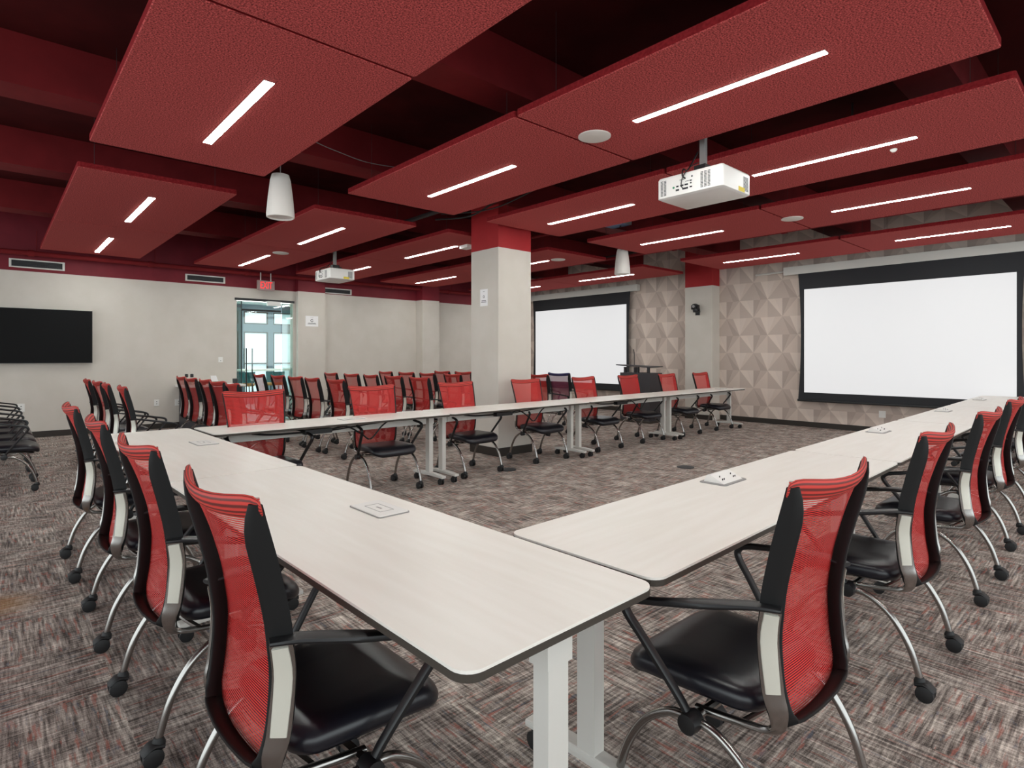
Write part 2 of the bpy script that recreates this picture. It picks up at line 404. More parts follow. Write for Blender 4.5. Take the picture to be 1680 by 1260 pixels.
# ------------------------------------------------------------ projectors
def projector(x, y, label):
    o = empty('projector', (x, y, 2.62))           # box 0.45 (x) by 0.58 (y), ports on the -x face
    MB().loft([rr(0.41, 0.54, 0.02, z=0), rr(0.45, 0.58, 0.025, z=0.012), rr(0.45, 0.58, 0.025, z=0.165), rr(0.43, 0.56, 0.02, z=0.18)]).build('casing', 'white_plastic', o, angle=30)
    for (a, b) in ((-0.19, -0.10), (0.2, 0.26)) :
        v = MB()
        cols_ = 3 if a < 0 else 2
        for k in range(12):
            z = 0.03 + k * 0.0105
            for c in range(cols_):
                w = (b - a) / cols_
                v.box(-0.2265, -0.2245, a + c * w + 0.004, a + (c + 1) * w - 0.004, z, z + 0.0055)
        v.build('vent_grille', 'dark_grille', o, smooth=False)
    v = MB()
    for k in range(12): v.box(0.10, 0.18, -0.2915, -0.2895, 0.03 + k * 0.0095, 0.035 + k * 0.0095)
    v.build('vent_grille', 'dark_grille', o, smooth=False)
    p = MB()
    for k, (yy, zz, w, h) in enumerate([(0.02, 0.075, .03, .012), (0.06, 0.075, .03, .012), (0.1, 0.075, .02, .012), (-0.02, 0.1, .012, .01), (-0.02, 0.08, .012, .01), (0.03, 0.045, .05, .014), (0.1, 0.045, .03, .014), (-0.03, 0.13, .012, .012), (0.06, 0.125, .04, .004), (0.0, 0.105, .06, .003), (-0.02, 0.05, .02, .01)]):
        p.box(-0.2275, -0.2245, yy - w / 2, yy + w / 2, zz, zz + h)
    p.build('ports', 'ink', o, smooth=False)
    MB().lathe([(0.009, -0.2275), (0.009, -0.2245)], (0, 0.135, 0.078), 'x', 12).build('round_port', 'green', o)
    MB().box(0.02, 0.12, -0.2918, -0.2898, 0.015, 0.05).build('warning_label', 'yellow', o, smooth=False)
    MB().box(-0.16, 0.14, -0.14, -0.10, 0.181, 0.2).box(-0.16, 0.14, 0.10, 0.14, 0.181, 0.2).box(-0.03, 0.03, -0.2, 0.2, 0.2, 0.215).box(-0.06, 0.06, -0.05, 0.05, 0.215, 0.27).build('mount_bracket', 'black_plastic', o, smooth=False)
    MB().box(-0.022, 0.022, -0.022, 0.022, 0.27, ZC - 2.62).build('mount_pole', 'grey_metal', o, smooth=False)
    MB().tube([(-0.22, 0.03, 0.13), (-0.25, 0.04, 0.15), (-0.22, 0.05, 0.21), (-0.1, 0.08, 0.24), (0, 0.05, 0.4)], 0.006).tube([(-0.225, 0.05, 0.05), (-0.26, 0.045, 0.08), (-0.25, 0.03, 0.15), (-0.2, 0.0, 0.22), (-0.03, 0.03, 0.3)], 0.004).build('signal_cable', 'cable', o)
    tag(o, label, 'projector', 'ceiling projectors')
projector(4.33, 2.45, 'large white projector hanging close to the camera, ports facing the room')
projector(4.36, 9.34, 'small distant white projector hanging near the exit door')

# ------------------------------------------------------------ tables
def frame_rot(ox, oy, ang):
    c, s_ = math.cos(ang), math.sin(ang)
    return lambda x, y: (ox + (x - ox) * c - (y - oy) * s_, oy + (x - ox) * s_ + (y - oy) * c)
def make_table(name, L_, D, label, group):
    """table along local x from 0 to L_, depth D centred on y"""
    o = empty(name, (0, 0, 0))
    g = 0.003
    MB().loft([rr(L_ - 2 * g - 0.004, D - 0.004, 0.045, L_ / 2, 0, 0.728), rr(L_ - 2 * g - 0.004, D - 0.004, 0.045, L_ / 2, 0, 0.735)]).build('tabletop', 'laminate', o, smooth=False)
    MB().loft([rr(L_ - 2 * g - 0.006, D - 0.006, 0.045, L_ / 2, 0, 0.710), rr(L_ - 2 * g, D, 0.048, L_ / 2, 0, 0.7125), rr(L_ - 2 * g, D, 0.048, L_ / 2, 0, 0.7275)]).build('edge_band', 'edge_dark', o, smooth=False)
    MB().box(0.14, L_ - 0.14, -0.02, 0.02, 0.62, 0.69).build('beam', 'white_metal', o, smooth=False)
    for sx in (0, 1):
        x = 0.085 if sx == 0 else L_ - 0.085
        l = MB().box(x - 0.024, x + 0.024, -0.034, 0.034, 0.085, 0.66).box(x - 0.03, x + 0.03, -0.042, 0.042, 0.62, 0.69).box(x - 0.04, x + 0.04, -0.18, 0.18, 0.69, 0.7095).build('leg', 'white_metal', o, smooth=False)
        MB().sweep([(x, -D / 2 + 0.03, 0.082), (x, -0.1, 0.09), (x, 0.1, 0.09), (x, D / 2 - 0.03, 0.082)], [(0.056, 0.024), (0.056, 0.036), (0.056, 0.036), (0.056, 0.024)], (1, 0, 0), sub=3, n=12, sq=6).build('foot', 'white_metal', l, smooth=False)
        for sy in (-1, 1):
            yy = sy * (D / 2 - 0.07)
            MB().lathe([(0.018, -0.022), (0.03, -0.021), (0.03, -0.006), (0.012, -0.005), (0.012, 0.005), (0.03, 0.006), (0.03, 0.021), (0.018, 0.022)], (x, yy + 0.01, 0.03), 'x', 18).box(x - 0.02, x + 0.02, yy - 0.02, yy + 0.015, 0.05, 0.074).build('caster', 'wheel', l)
    tag(o, label, 'table', group); return o
def place(o, x, y, rz): o.location = (x, y, 0); o.rotation_euler = (0, 0, rz)
A1 = math.radians(1.5); A2 = math.radians(0.95)
TG = 'white tables set in a U shape'
near0 = (1.30, 1.165); NL = 2.49
NN = ['white table along the right, nearest one meeting the corner', 'white table along the right, second from the corner', 'white table along the right, third from the corner', 'white table along the right, farthest, in front of the big screen']
tb = make_table('conference_table', NL, 0.58, NN[0], TG)
nt = []
for i in range(4):
    o = tb if i == 0 else copy_tree(tb)
    o['label'] = NN[i]; d = i * NL
    if i == 3: d = 3 * NL
    place(o, near0[0] + d * math.cos(A1), near0[1] + d * math.sin(A1), A1); nt.append(o)
FN = ['white table across the room, section touching the left table', 'white table across the room, second section, left of the column', 'white table across the room, third section, right of the column', 'white table across the room, last section by the patterned wall']
far0 = (1.252, 5.076); FL = 2.29
tb2 = make_table('conference_table', FL, 0.575, FN[0], TG)
for i in range(4):
    o = tb2 if i == 0 else copy_tree(tb2)
    o['label'] = FN[i]; place(o, far0[0] + i * FL * math.cos(A1), far0[1] + i * FL * math.sin(A1), A1)
tb3 = make_table('conference_table', 2.26, 0.64, 'white table on the left with its rounded corner closest to the camera', TG)
le0 = (0.972, 0.853)
for i in range(2):
    o = tb3 if i == 0 else copy_tree(tb3)
    a = PI / 2 + A2
    if i: o['label'] = 'white table on the left, farther section meeting the far row'
    place(o, le0[0] + i * 2.26 * math.cos(a), le0[1] + i * 2.26 * math.sin(a), a)

# power modules
def power_closed(x, y, rz, label):
    o = empty('power_module', (x, y, 0.7352), rz)
    MB().loft([rr(0.235, 0.135, 0.012, z=0), rr(0.235, 0.135, 0.012, z=0.004)]).build('bezel', 'grey_metal', o, smooth=False)
    MB().loft([rr(0.228, 0.128, 0.010, z=0.0041), rr(0.224, 0.124, 0.01, z=0.0065)]).build('lid', 'white_plastic', o, smooth=False)
    MB().box(-0.06, 0.06, -0.03, -0.028, 0.0066, 0.0072).box(-0.06, 0.06, 0.028, 0.03, 0.0066, 0.0072).box(-0.06, -0.058, -0.03, 0.03, 0.0066, 0.0072).box(0.058, 0.06, -0.03, 0.03, 0.0066, 0.0072).box(-0.018, 0.018, -0.004, 0.004, 0.0066, 0.0072).build('engraving', 'grey_metal', o, smooth=False)
    tag(o, label, 'power outlet', 'power units in the tabletops')
def power_open(x, y, rz, label):
    o = empty('power_module', (x, y, 0.7352), rz)
    MB().loft([rr(0.235, 0.135, 0.02, z=0), rr(0.231, 0.131, 0.02, z=0.004)]).build('bezel', 'grey_metal', o, smooth=False)
    m = MB(); w = 0.095
    prof = [(-0.05, 0.0042), (0.05, 0.0042), (0.035, 0.036), (0.018, 0.038)]
    m.loft([[(-w, a, b) for a, b in prof], [(w, a, b) for a, b in prof]]).build('socket_wedge', 'white_plastic', o, smooth=False)
    s_ = MB()
    for cx in (-0.055, 0.055):
        for dy, dx in ((0.35, -0.008), (0.35, 0.008), (0.62, 0)):
            f = dy; y_ = -0.05 + 0.068 * f - 0.001; z_ = 0.0042 + 0.0338 * f
            s_.box(cx + dx - 0.003, cx + dx + 0.003, y_ - 0.0015, y_ + 0.001, z_ - 0.002, z_ + 0.007)
    s_.build('socket', 'ink', o, smooth=False)
    tag(o, label, 'power outlet', 'power units in the tabletops')
power_closed(1.12, 2.01, PI / 2 + A2, 'closed white power unit in the left tabletop, closest to the camera')
power_closed(1.085, 4.36, PI / 2 + A2, 'closed white power unit in the left tabletop, by the far row')
for (px, d, lb) in ((0, 1.31, 'raised white power unit with sockets in the nearest right table'), (1, 3.92, 'raised white power unit in the second right table'), (2, 6.4, 'raised white power unit in the third right table'), (3, 8.8, 'raised white power unit in the farthest right table')):
    power_open(near0[0] + d * math.cos(A1) - 0.19 * math.sin(A1), near0[1] + d * math.sin(A1) + 0.17, A1, lb)
for i, (d, lb) in enumerate(((1.3, 'flat power unit in the far table, left of the column'), (8.75, 'small power unit on the far table end by the patterned wall'))):
    power_closed(far0[0] + d * math.cos(A1), far0[1] + d * math.sin(A1), A1, lb)
# cables and box hanging under the far tables
def cable_under(d, label, flip=1):
    x = far0[0] + d; y = far0[1] + d * math.sin(A1) - 0.1
    o = empty('cable_bundle', (x, y, 0.6)); o.rotation_euler = (0, 0, A1)
    MB().box(-0.17, 0.08, -0.06, 0.0, 0.045, 0.085).build('power_box', 'black_plastic', o, smooth=False)
    MB().tube([(-0.6, 0, 0.09), (-0.45, -0.02, 0.07), (-0.17, -0.03, 0.065)], 0.008).tube([(0.08, -0.03, 0.07), (0.25, 0, 0.08), (0.4, 0, 0.0), (0.5, 0, -0.06), (0.62, 0, 0.05), (0.7, 0, 0.1)], 0.008).tube([(0.1, -0.02, 0.06), (0.35, 0.02, 0.07), (0.6, 0, 0.09)], 0.006).build('cable', 'cable', o)
    tag(o, label, 'cable', 'cable bundles under the far tables')
cable_under(0.95, 'black cables and box slung under the far table, left end')
cable_under(3.2, 'black cables and box slung under the far table, beside the column')
cable_under(5.5, 'black cables and box slung under the far table, third section')

# ------------------------------------------------------------ chair
def prof_y(z):
    pts = [(0.385, -0.19), (0.42, -0.183), (0.5, -0.166), (0.62, -0.158), (0.75, -0.174), (0.88, -0.205), (0.96, -0.228), (1.035, -0.25)]
    for (a, ya), (b, yb) in zip(pts, pts[1:]):
        if z <= b:
            t_ = max(0, (z - a) / (b - a)); return ya + (yb - ya) * t_
    return pts[-1][1]
def half_w(z):
    pts = [(0.385, 0.168), (0.393, 0.192), (0.405, 0.208), (0.425, 0.219), (0.46, 0.226), (0.51, 0.231), (0.65, 0.235), (0.85, 0.25), (1.035, 0.265)]
    for (a, ya), (b, yb) in zip(pts, pts[1:]):
        if z <= b:
            t_ = max(0, (z - a) / (b - a)); return ya + (yb - ya) * t_
    return pts[-1][1]
def back_pt(s_, t_, off=0.0):
    z = 0.385 + t_ * (1.035 - 0.385); y = 0.0
    # light smoothing of the profile
    for k in (-0.03, -0.015, 0, 0.015, 0.03): y += prof_y(min(max(z + k, 0.385), 1.035)) / 5
    w = sum(half_w(min(max(z + k, 0.385), 1.035)) for k in (-0.02, 0, 0.02)) / 3
    c = (0.016 + 0.032 * t_ ** 2.2) * (1 - s_ * s_)
    if t_ < 0.12: c += 0.0
    return Vector((w * s_, y - c + off, z - 0.026 * (1 - s_ * s_) * t_ ** 5))
def make_chair(dusk=False):
    o = empty('office_chair', (0, 0, 0))
    # seat cushion
    def outl(ins, z, drop=True):
        out = []
        for (x, y, _) in rr(0.47, 0.47, 0.085, n=5):
            x *= (1 - ins / 0.235); y *= (1 - ins / 0.235)
            x *= 1.0 + 0.10 * (y / 0.235) * 0.5
            yy = y * 0.9 + 0.052 + 0.012 * (1 - (x / 0.235) ** 2)
            zz = z - 0.035 * max(0, (y - 0.07) / 0.165) ** 2 - 0.006 * (1 - (x / 0.235) ** 2)
            out.append((x, yy, zz))
        return out
    sm = MB().loft([outl(0.045, 0.395), outl(0.008, 0.403), outl(0.0, 0.418), outl(0.0, 0.437), outl(0.008, 0.452), outl(0.026, 0.461), outl(0.07, 0.465), outl(0.14, 0.462)])
    seat = sm.build('seat', 'leather', o, angle=80)
    MB().loft([[(x * 0.8, y * 0.8, z) for x, y, z in outl(0.02, 0.382)], [(x * 0.86, y * 0.86, z) for x, y, z in outl(0.0, 0.3955)]]).build('seat_pan', 'black_plastic', o)
    # mesh back
    b = MB(); ns, nt_ = 14, 26; uvs = []
    vs = [back_pt(-1 + 2 * i / ns, j / nt_) for j in range(nt_ + 1) for i in range(ns + 1)]
    fs = [(j * (ns + 1) + i, j * (ns + 1) + i + 1, (j + 1) * (ns + 1) + i + 1, (j + 1) * (ns + 1) + i) for j in range(nt_) for i in range(ns)]
    b.add(vs, fs); bo = b.build('backrest', 'mesh_dusk' if dusk else 'mesh_red', o, angle=180)
    uv = bo.data.uv_layers.new(name='UVMap')
    for lp in bo.data.loops:
        vi = lp.vertex_index; uv.data[lp.index].uv = ((vi % (ns + 1)) / ns, (vi // (ns + 1)) / nt_)
    # black border: a deep lip running down both sides and round the bottom, swept back from the mesh edge
    path = [(1, 0.975 - 0.675 * k / 14) for k in range(15)] + [(1, q) for q in (0.26, 0.22, 0.18, 0.14, 0.11, 0.085, 0.06, 0.04, 0.02, 0.007)]
    path += [(x, 0.0) for x in (0.85, 0.6, 0.3)]
    path = path + [(0, 0.0)] + [(-x, q) for x, q in reversed(path)]
    PP = [back_pt(x, q) for x, q in path]; rings = []
    for i, p in enumerate(PP):
        a_, b_ = PP[max(i - 1, 0)], PP[min(i + 1, len(PP) - 1)]; tg = b_ - a_; n_in = Vector((-tg.z, 0, tg.x)); n_in.normalize()
        n_in = -n_in
        if n_in.dot(Vector((0 - p.x, 0, 0.75 - p.z))) < 0: n_in = -n_in
        t_ = path[i][1]; dp = 0.056 if t_ < 0.8 else 0.056 - 0.03 * ((t_ - 0.8) / 0.175) ** 2
        dv = (n_in * 0.55 + Vector((0, -0.835, 0))); nv = (-n_in * 0.835 + Vector((0, -0.55, 0)))
        f = p + Vector((0, 0.004, 0))
        rings.append([f - dv * 0.001 + nv * 0.003, f + dv * dp * 0.5 + nv * 0.008, f + dv * dp + nv * 0.006, f + dv * (dp + 0.003), f + dv * dp - nv * 0.004, f + dv * dp * 0.5 - nv * 0.003, f + dv * 0.004 - nv * 0.004])
    MB().loft(rings).build('back_border', 'black_band', o, angle=60)
    # rolled top of the mesh
    tr = MB(); grid = []; K = 8
    prof = [(0.925, -0.003, 0), (0.94, -0.007, 0), (0.96, -0.010, 0), (0.985, -0.011, 0.003), (1.0, -0.008, 0.008), (1.0, -0.001, 0.011), (0.99, 0.006, 0.005), (0.965, 0.006, 0), (0.93, 0.002, 0)]
    for t_, of, dz in prof:
        row = []
        for i in range(17):
            s_ = 1.02 * math.sin((i / 16 - 0.5) * PI * 0.98) / math.sin(0.49 * PI); q_ = (1 - (abs(s_) / 1.021) ** 10) ** 0.5; p = back_pt(s_, 0.95 + (t_ - 0.95) * (0.35 + 0.65 * q_), -0.004 + (of + 0.004) * q_); p.z += dz * q_; row.append(p)
        grid.append(row)
    vs = [p for r_ in grid for p in r_]; fs = []
    for j in range(len(grid)):
        j2 = (j + 1) % len(grid)
        for i in range(16): fs.append((j * 17 + i, j * 17 + i + 1, j2 * 17 + i + 1, j2 * 17 + i))
    fs.append(tuple(j * 17 for j in range(len(grid)))); fs.append(tuple(j * 17 + 16 for j in reversed(range(len(grid)))))
    tr.add(vs, fs); to = tr.build('top_rail', 'rail_dusk' if dusk else 'rail_red', o, angle=70)
    uv = to.data.uv_layers.new(name='UVMap')
    for lp in to.data.loops:
        vi = lp.vertex_index; uv.data[lp.index].uv = ((vi % 17) / 16, (vi // 17) / 8.0)
    MB().tube([(-0.27, 0, 0.362), (-0.1, 0, 0.352), (0.1, 0, 0.352), (0.27, 0, 0.362)], 0.013).tube([(-0.2, -0.1, 0.365), (0, -0.12, 0.36), (0.2, -0.1, 0.365)], 0.009).box(-0.07, 0.07, -0.09, 0.09, 0.352, 0.381).build('underframe', 'chrome', o)
    for sd in (-1, 1):
        U = [(0.236, -0.192, 0.70), (0.233, -0.183, 0.62), (0.230, -0.193, 0.50), (0.224, -0.205, 0.44), (0.214, -0.185, 0.39), (0.212, -0.08, 0.368), (0.225, 0.02, 0.362)]
        sv = (sd * 0.55, 0.835, 0)
        up = MB().sweep([(sd * x, y, z) for x, y, z in U], [(0.050, 0.012), (0.052, 0.012), (0.054, 0.013), (0.046, 0.015), (0.030, 0.018), (0.024, 0.018), (0.022, 0.018)], sv, sub=5, n=14, sq=4).build('upright', 'chrome', o)
        qx, qy = sd * 0.835 * 0.0075, -0.55 * 0.0075
        MB().sweep([(sd * U[0][0] + qx, U[0][1] + qy, 0.692), (sd * U[1][0] + qx, U[1][1] + qy, 0.62), (sd * U[2][0] + qx, U[2][1] + qy, 0.495)], [(0.036, 0.006), (0.040, 0.006), (0.036, 0.006)], sv, sub=4, n=12, sq=5).build('upright_reflection_plate', 'plate', up)
        MB().sweep([(sd * 0.232, -0.215, 0.707), (sd * 0.25, -0.16, 0.706), (sd * 0.29, -0.06, 0.69), (sd * 0.312, 0.0, 0.68), (sd * 0.328, 0.08, 0.664), (sd * 0.335, 0.14, 0.652), (sd * 0.335, 0.172, 0.636), (sd * 0.331, 0.174, 0.606), (sd * 0.317, 0.12, 0.535), (sd * 0.292, 0.03, 0.41), (sd * 0.285, 0.008, 0.368)],
                   [(0.03, 0.012), (0.05, 0.016), (0.054, 0.02), (0.042, 0.02), (0.03, 0.02), (0.028, 0.021), (0.028, 0.022), (0.028, 0.02), (0.028, 0.018), (0.026, 0.018), (0.024, 0.018)], (1, 0, 0), sub=5, n=12, sq=3).build('armrest', 'black_plastic', o)
        MB().lathe([(0.012, -0.026), (0.026, -0.024), (0.028, 0.0), (0.026, 0.024), (0.012, 0.026)], (sd * 0.285, 0, 0.356), 'x', 18).build('pivot_hub', 'black_plastic', o)
        for fy in (-1, 1):
            lg = MB().tube([(sd * 0.272, fy * 0.0, 0.356), (sd * 0.272, fy * 0.07, 0.347), (sd * 0.273, fy * 0.15, 0.29), (sd * 0.274, fy * 0.21, 0.195), (sd * 0.275, fy * 0.243, 0.095), (sd * 0.275, fy * 0.248, 0.062)], 0.0125, sub=5, n=10).build('leg', 'chrome', o)
            cx = sd * 0.275; cy = fy * 0.248 - 0.018
            MB().lathe([(0.02, -0.03), (0.03, -0.027), (0.031, -0.008), (0.02, -0.006), (0.02, 0.006), (0.031, 0.008), (0.03, 0.027), (0.02, 0.03)], (cx, cy, 0.031), 'x', 20).lathe([(0.02, 0), (0.021, 0.018), (0.014, 0.034)], (cx, fy * 0.248, 0.05), 'z', 14).sweep([(cx, fy * 0.248 + 0.014, 0.056), (cx, cy, 0.066), (cx, cy - 0.03, 0.046)], [(0.05, 0.014), (0.058, 0.012), (0.05, 0.008)], (1, 0, 0), sub=4, n=10, sq=3).build('caster', 'wheel', lg)
    return o
chair0 = make_chair(); used = [False]
def chair(x, y, deg, label, group, src=None):
    """deg: heading of the sitter's gaze, 0 = +X, 90 = +Y"""
    if src is None:
        o = chair0 if not used[0] else copy_tree(chair0); used[0] = True
    else: o = src
    o.location = (x, y, 0); o.rotation_euler = (0, 0, math.radians(deg - 90)); tag(o, label, 'chair', group); return o
G1 = 'red mesh chairs along the left table'
for x, y, a, lb in ((0.66, 1.52, 1, 'nearest'), (0.645, 2.46, 2, 'second'), (0.64, 3.44, -1, 'third'), (0.63, 4.52, 0, 'farthest')):
    chair(x, y, a, 'red mesh chair on the outer side of the left table, %s to the camera' % lb, G1)
G2 = 'red mesh chairs along the right table'
for i, (x, y, a, lb) in enumerate(((1.67, 0.82, 90, 'nearest to the camera'), (2.95, 0.85, 91, 'second from the camera'), (4.2, 0.86, 89, 'third from the camera'), (5.45, 0.90, 90, 'fourth from the camera'), (6.7, 0.93, 91, 'fifth, partly cut by the frame'), (7.95, 0.95, 90, 'sixth, at the frame edge'))):
    chair(x, y, a, 'red mesh chair pushed up to the right table, %s' % lb, G2)
G3 = 'red mesh chairs behind the far table'
for x, y, a, lb in ((1.72, 5.02, -88, 'first from the left, largest and lowest'), (2.93, 5.16, -90, 'second from the left'), (4.08, 5.24, -87, 'third, just left of the column'), (5.28, 5.32, -90, 'fourth, in front of the column'), (6.5, 5.36, -88, 'fifth, in front of the left screen'), (7.66, 5.42, -90, 'sixth, in front of the lectern'), (8.75, 5.4, -89, 'seventh, right of the lectern'), (9.9, 5.42, -90, 'last, by the pilaster')):
    chair(x, y, a, 'red mesh chair facing us across the far table, %s' % lb, G3)
G4 = 'red mesh chairs in rows at the back'
ordn = ['nearest the tables', 'second from the tables', 'third from the tables', 'fourth from the tables', 'fifth from the tables', 'sixth from the tables']
rowsC = [
    ([(0.10 - 0.25, 7.95 + 0.7 * k) for k in range(5)], 'row cut by the left frame edge'),
    ([(1.0, 7.26), (0.97, 8.1), (0.97, 8.9), (0.955, 9.7)], 'row right of the television'),
    ([(2.04, 7.26), (2.065, 7.97), (2.11, 8.67), (2.10, 9.37), (2.135, 10.07)], 'row before the side counter'),
    ([(3.4, 7.53), (3.395, 8.26), (3.43, 8.97), (3.43, 9.7), (3.41, 10.5)], 'row before the glass door'),
    ([(4.69, 7.5), (4.7, 8.25), (4.7, 8.97), (4.7, 9.68), (4.7, 10.5)], 'row before the plain wall'),
    ([(5.95, 8.38), (5.95, 9.16), (5.95, 9.9), (5.92, 10.62)], 'row left of the column'),
    ([(6.93, 7.29), (6.95, 9.4), (6.95, 10.12)], 'last row behind the column')]
jr = random.Random(3)
for spots, rn in rowsC:
    for k, (x, y) in enumerate(spots):
        chair(x + 0.25, y - 0.26, jr.uniform(-3, 3), 'red mesh chair facing right, %s, %s' % (rn, ordn[k]), G4)
dk = make_chair(True)
chair(8.0, 7.3, 3, 'chair with a dusky bluish mesh back, alone before the left screen', 'odd chair', dk)
del dk['group']

# ------------------------------------------------------------ television
o = empty('television', (0.49, YW, 1.22))
MB().box(-0.8, 0.8, -0.1, -0.045, 0, 0.89).build('casing', 'black_plastic', o, smooth=False)
MB().box(-0.792, 0.792, -0.1035, -0.1005, 0.01, 0.882).build('display', 'tv_black', o, smooth=False)
MB().box(-0.3, 0.3, -0.045, -0.001, 0.25, 0.65).build('wall_mount', 'black_plastic', o, smooth=False)
tag(o, 'large black flat television mounted on the left wall', 'television')

# ------------------------------------------------------------ vents, outlets, papers
def vent(x0, x1, z0, z1, label, y=YW):
    o = empty('air_vent', ((x0 + x1) / 2, y, z0)); w = (x1 - x0) / 2; h = z1 - z0
    MB().box(-w, w, -0.02, -0.001, 0, 0.02).box(-w, w, -0.02, -0.001, h - 0.02, h).box(-w, -w + 0.03, -0.02, -0.001, 0.02, h - 0.02).box(w - 0.03, w, -0.02, -0.001, 0.02, h - 0.02).build('frame', 'white_metal', o, smooth=False)
    MB().box(-w + 0.03, w - 0.03, -0.004, -0.001, 0.02, h - 0.02).build('backing', 'ink', o, smooth=False)
    m = MB()
    for k in range(4):
        z = 0.03 + k * (h - 0.05) / 4; m.box(-w + 0.03, w - 0.03, -0.014, -0.006, z, z + 0.006)
    n = int((x1 - x0) / 0.03)
    for k in range(1, n): xx = -w + 0.03 + k * (2 * w - 0.06) / n; m.box(xx, xx + 0.004, -0.016, -0.014, 0.02, h - 0.02)
    m.build('louvre', 'dark_grille', o, smooth=False)
    tag(o, label, 'air vent', 'wall vents on the red band')
vent(0.21, 0.92, 2.77, 2.91, 'long grey air vent above the television')
vent(2.73, 3.43, 2.77, 2.90, 'grey air vent left of the exit sign')
vent(5.46, 6.12, 2.735, 2.86, 'grey air vent right of the small projector')
def plate(x, y, z, w, h, label, cat='wall outlet', face='y', holes=2):
    o = empty('wall_outlet', (x, y, z))
    if face == 'y':
        MB().box(-w / 2, w / 2, -0.008, -0.0005, -h / 2, h / 2).build('cover', 'white_plastic', o, smooth=False)
        m = MB()
        for k in range(holes): m.box(-0.008, 0.008, -0.0095, -0.008, (k - 0.5) * 0.04 - 0.006, (k - 0.5) * 0.04 + 0.006)
        m.build('socket', 'ink', o, smooth=False)
    else:
        MB().box(-0.008, -0.0005, -w / 2, w / 2, -h / 2, h / 2).build('cover', 'white_plastic', o, smooth=False)
    tag(o, label, cat)
plate(0.36, YW, 0.5, 0.09, 0.13, 'white wall outlet below the television')
plate(2.26, YW, 0.48, 0.08, 0.12, 'white wall outlet left of the side counter')
plate(2.62, YW, 0.47, 0.13, 0.12, 'wider white wall outlet under the side counter')
plate(3.35, YW, 1.27, 0.08, 0.1, 'small white wall control left of the glass door', holes=1)
plate(XW, 3.1, 0.33, 0.1, 0.12, 'pale wall outlet below the right screen', face='x')

def notice(loc, rz, w, h, label):
    o = empty('paper_notice', loc, rz)
    MB().box(-w / 2, w / 2, -0.003, -0.0005, 0, h).build('sheet', 'paper', o, smooth=False)
    m = MB(); n = 20; R0, R1 = w * 0.075, w * 0.115; cz = h * 0.56
    for k in range(2, 19):
        a, b = 2 * PI * k / n, 2 * PI * (k + 1) / n
        m.add([(R0 * math.cos(a), -0.0034, cz + R0 * math.sin(a)), (R1 * math.cos(a), -0.0034, cz + R1 * math.sin(a)), (R1 * math.cos(b), -0.0034, cz + R1 * math.sin(b)), (R0 * math.cos(b), -0.0034, cz + R0 * math.sin(b))], [(0, 1, 2, 3)])
    m.box(0.0, w * 0.1, -0.0036, -0.0032, cz - h * 0.012, cz + h * 0.012)
    m.box(-w * 0.3, w * 0.3, -0.0036, -0.0032, h * 0.3, h * 0.335); m.box(-w * 0.34, w * 0.34, -0.0036, -0.0032, h * 0.22, h * 0.255)
    m.box(-w * 0.12, w * 0.12, -0.0036, -0.0032, h * 0.85, h * 0.865)
    m.build('print', 'ink', o, smooth=False); tag(o, label, 'notice', 'printed notices')
notice((5.14, 12.13, 1.98), 0, 0.28, 0.225, 'white printed notice on the wall right of the glass door')
notice((5.0, 6.10, 2.02), -PI / 2, 0.16, 0.23, 'white printed notice on the left face of the square column')

# exit sign
def text(body, size, loc, rot, m, parent, name, ext=0.002):
    cu = bpy.data.curves.new(name, 'FONT'); cu.body = body; cu.size = size; cu.align_x = 'CENTER'; cu.align_y = 'CENTER'; cu.extrude = ext
    ob = bpy.data.objects.new(name, cu); COL.objects.link(ob)
    dg = bpy.context.evaluated_depsgraph_get(); me = bpy.data.meshes.new_from_object(ob.evaluated_get(dg)); bpy.data.objects.remove(ob)
    me.materials.clear(); me.materials.append(MATS[m]); o = bpy.data.objects.new(name, me); COL.objects.link(o)
    o.location = loc; o.rotation_euler = rot; o.parent = parent; return o
o = empty('exit_sign', (4.12, 11.98, 2.66))
MB().box(-0.165, 0.165, -0.03, 0.03, 0, 0.2).build('housing', 'exit_face', o, smooth=False)
tx = text('EXIT', 0.2, (0, -0.032, 0.1), (PI / 2, 0, 0), 'exit_red', o, 'letters'); tx.scale = (0.58, 1.0, 1.0)
MB().tube([(-0.1, 0, 0.2), (-0.1, 0, 0.36)], 0.008, sub=1).tube([(0.1, 0, 0.2), (0.1, 0, 0.36)], 0.008, sub=1).build('hanger', 'white_metal', o)
tag(o, 'lit red EXIT sign above the glass door', 'exit sign')
o = MB().box(4.22, 4.48, 12.15, YW - 0.031, 2.38, 2.47).build('door_closer', 'white_plastic', smooth=False)
tag(o, 'white box above the glass door below the exit sign', 'door closer')

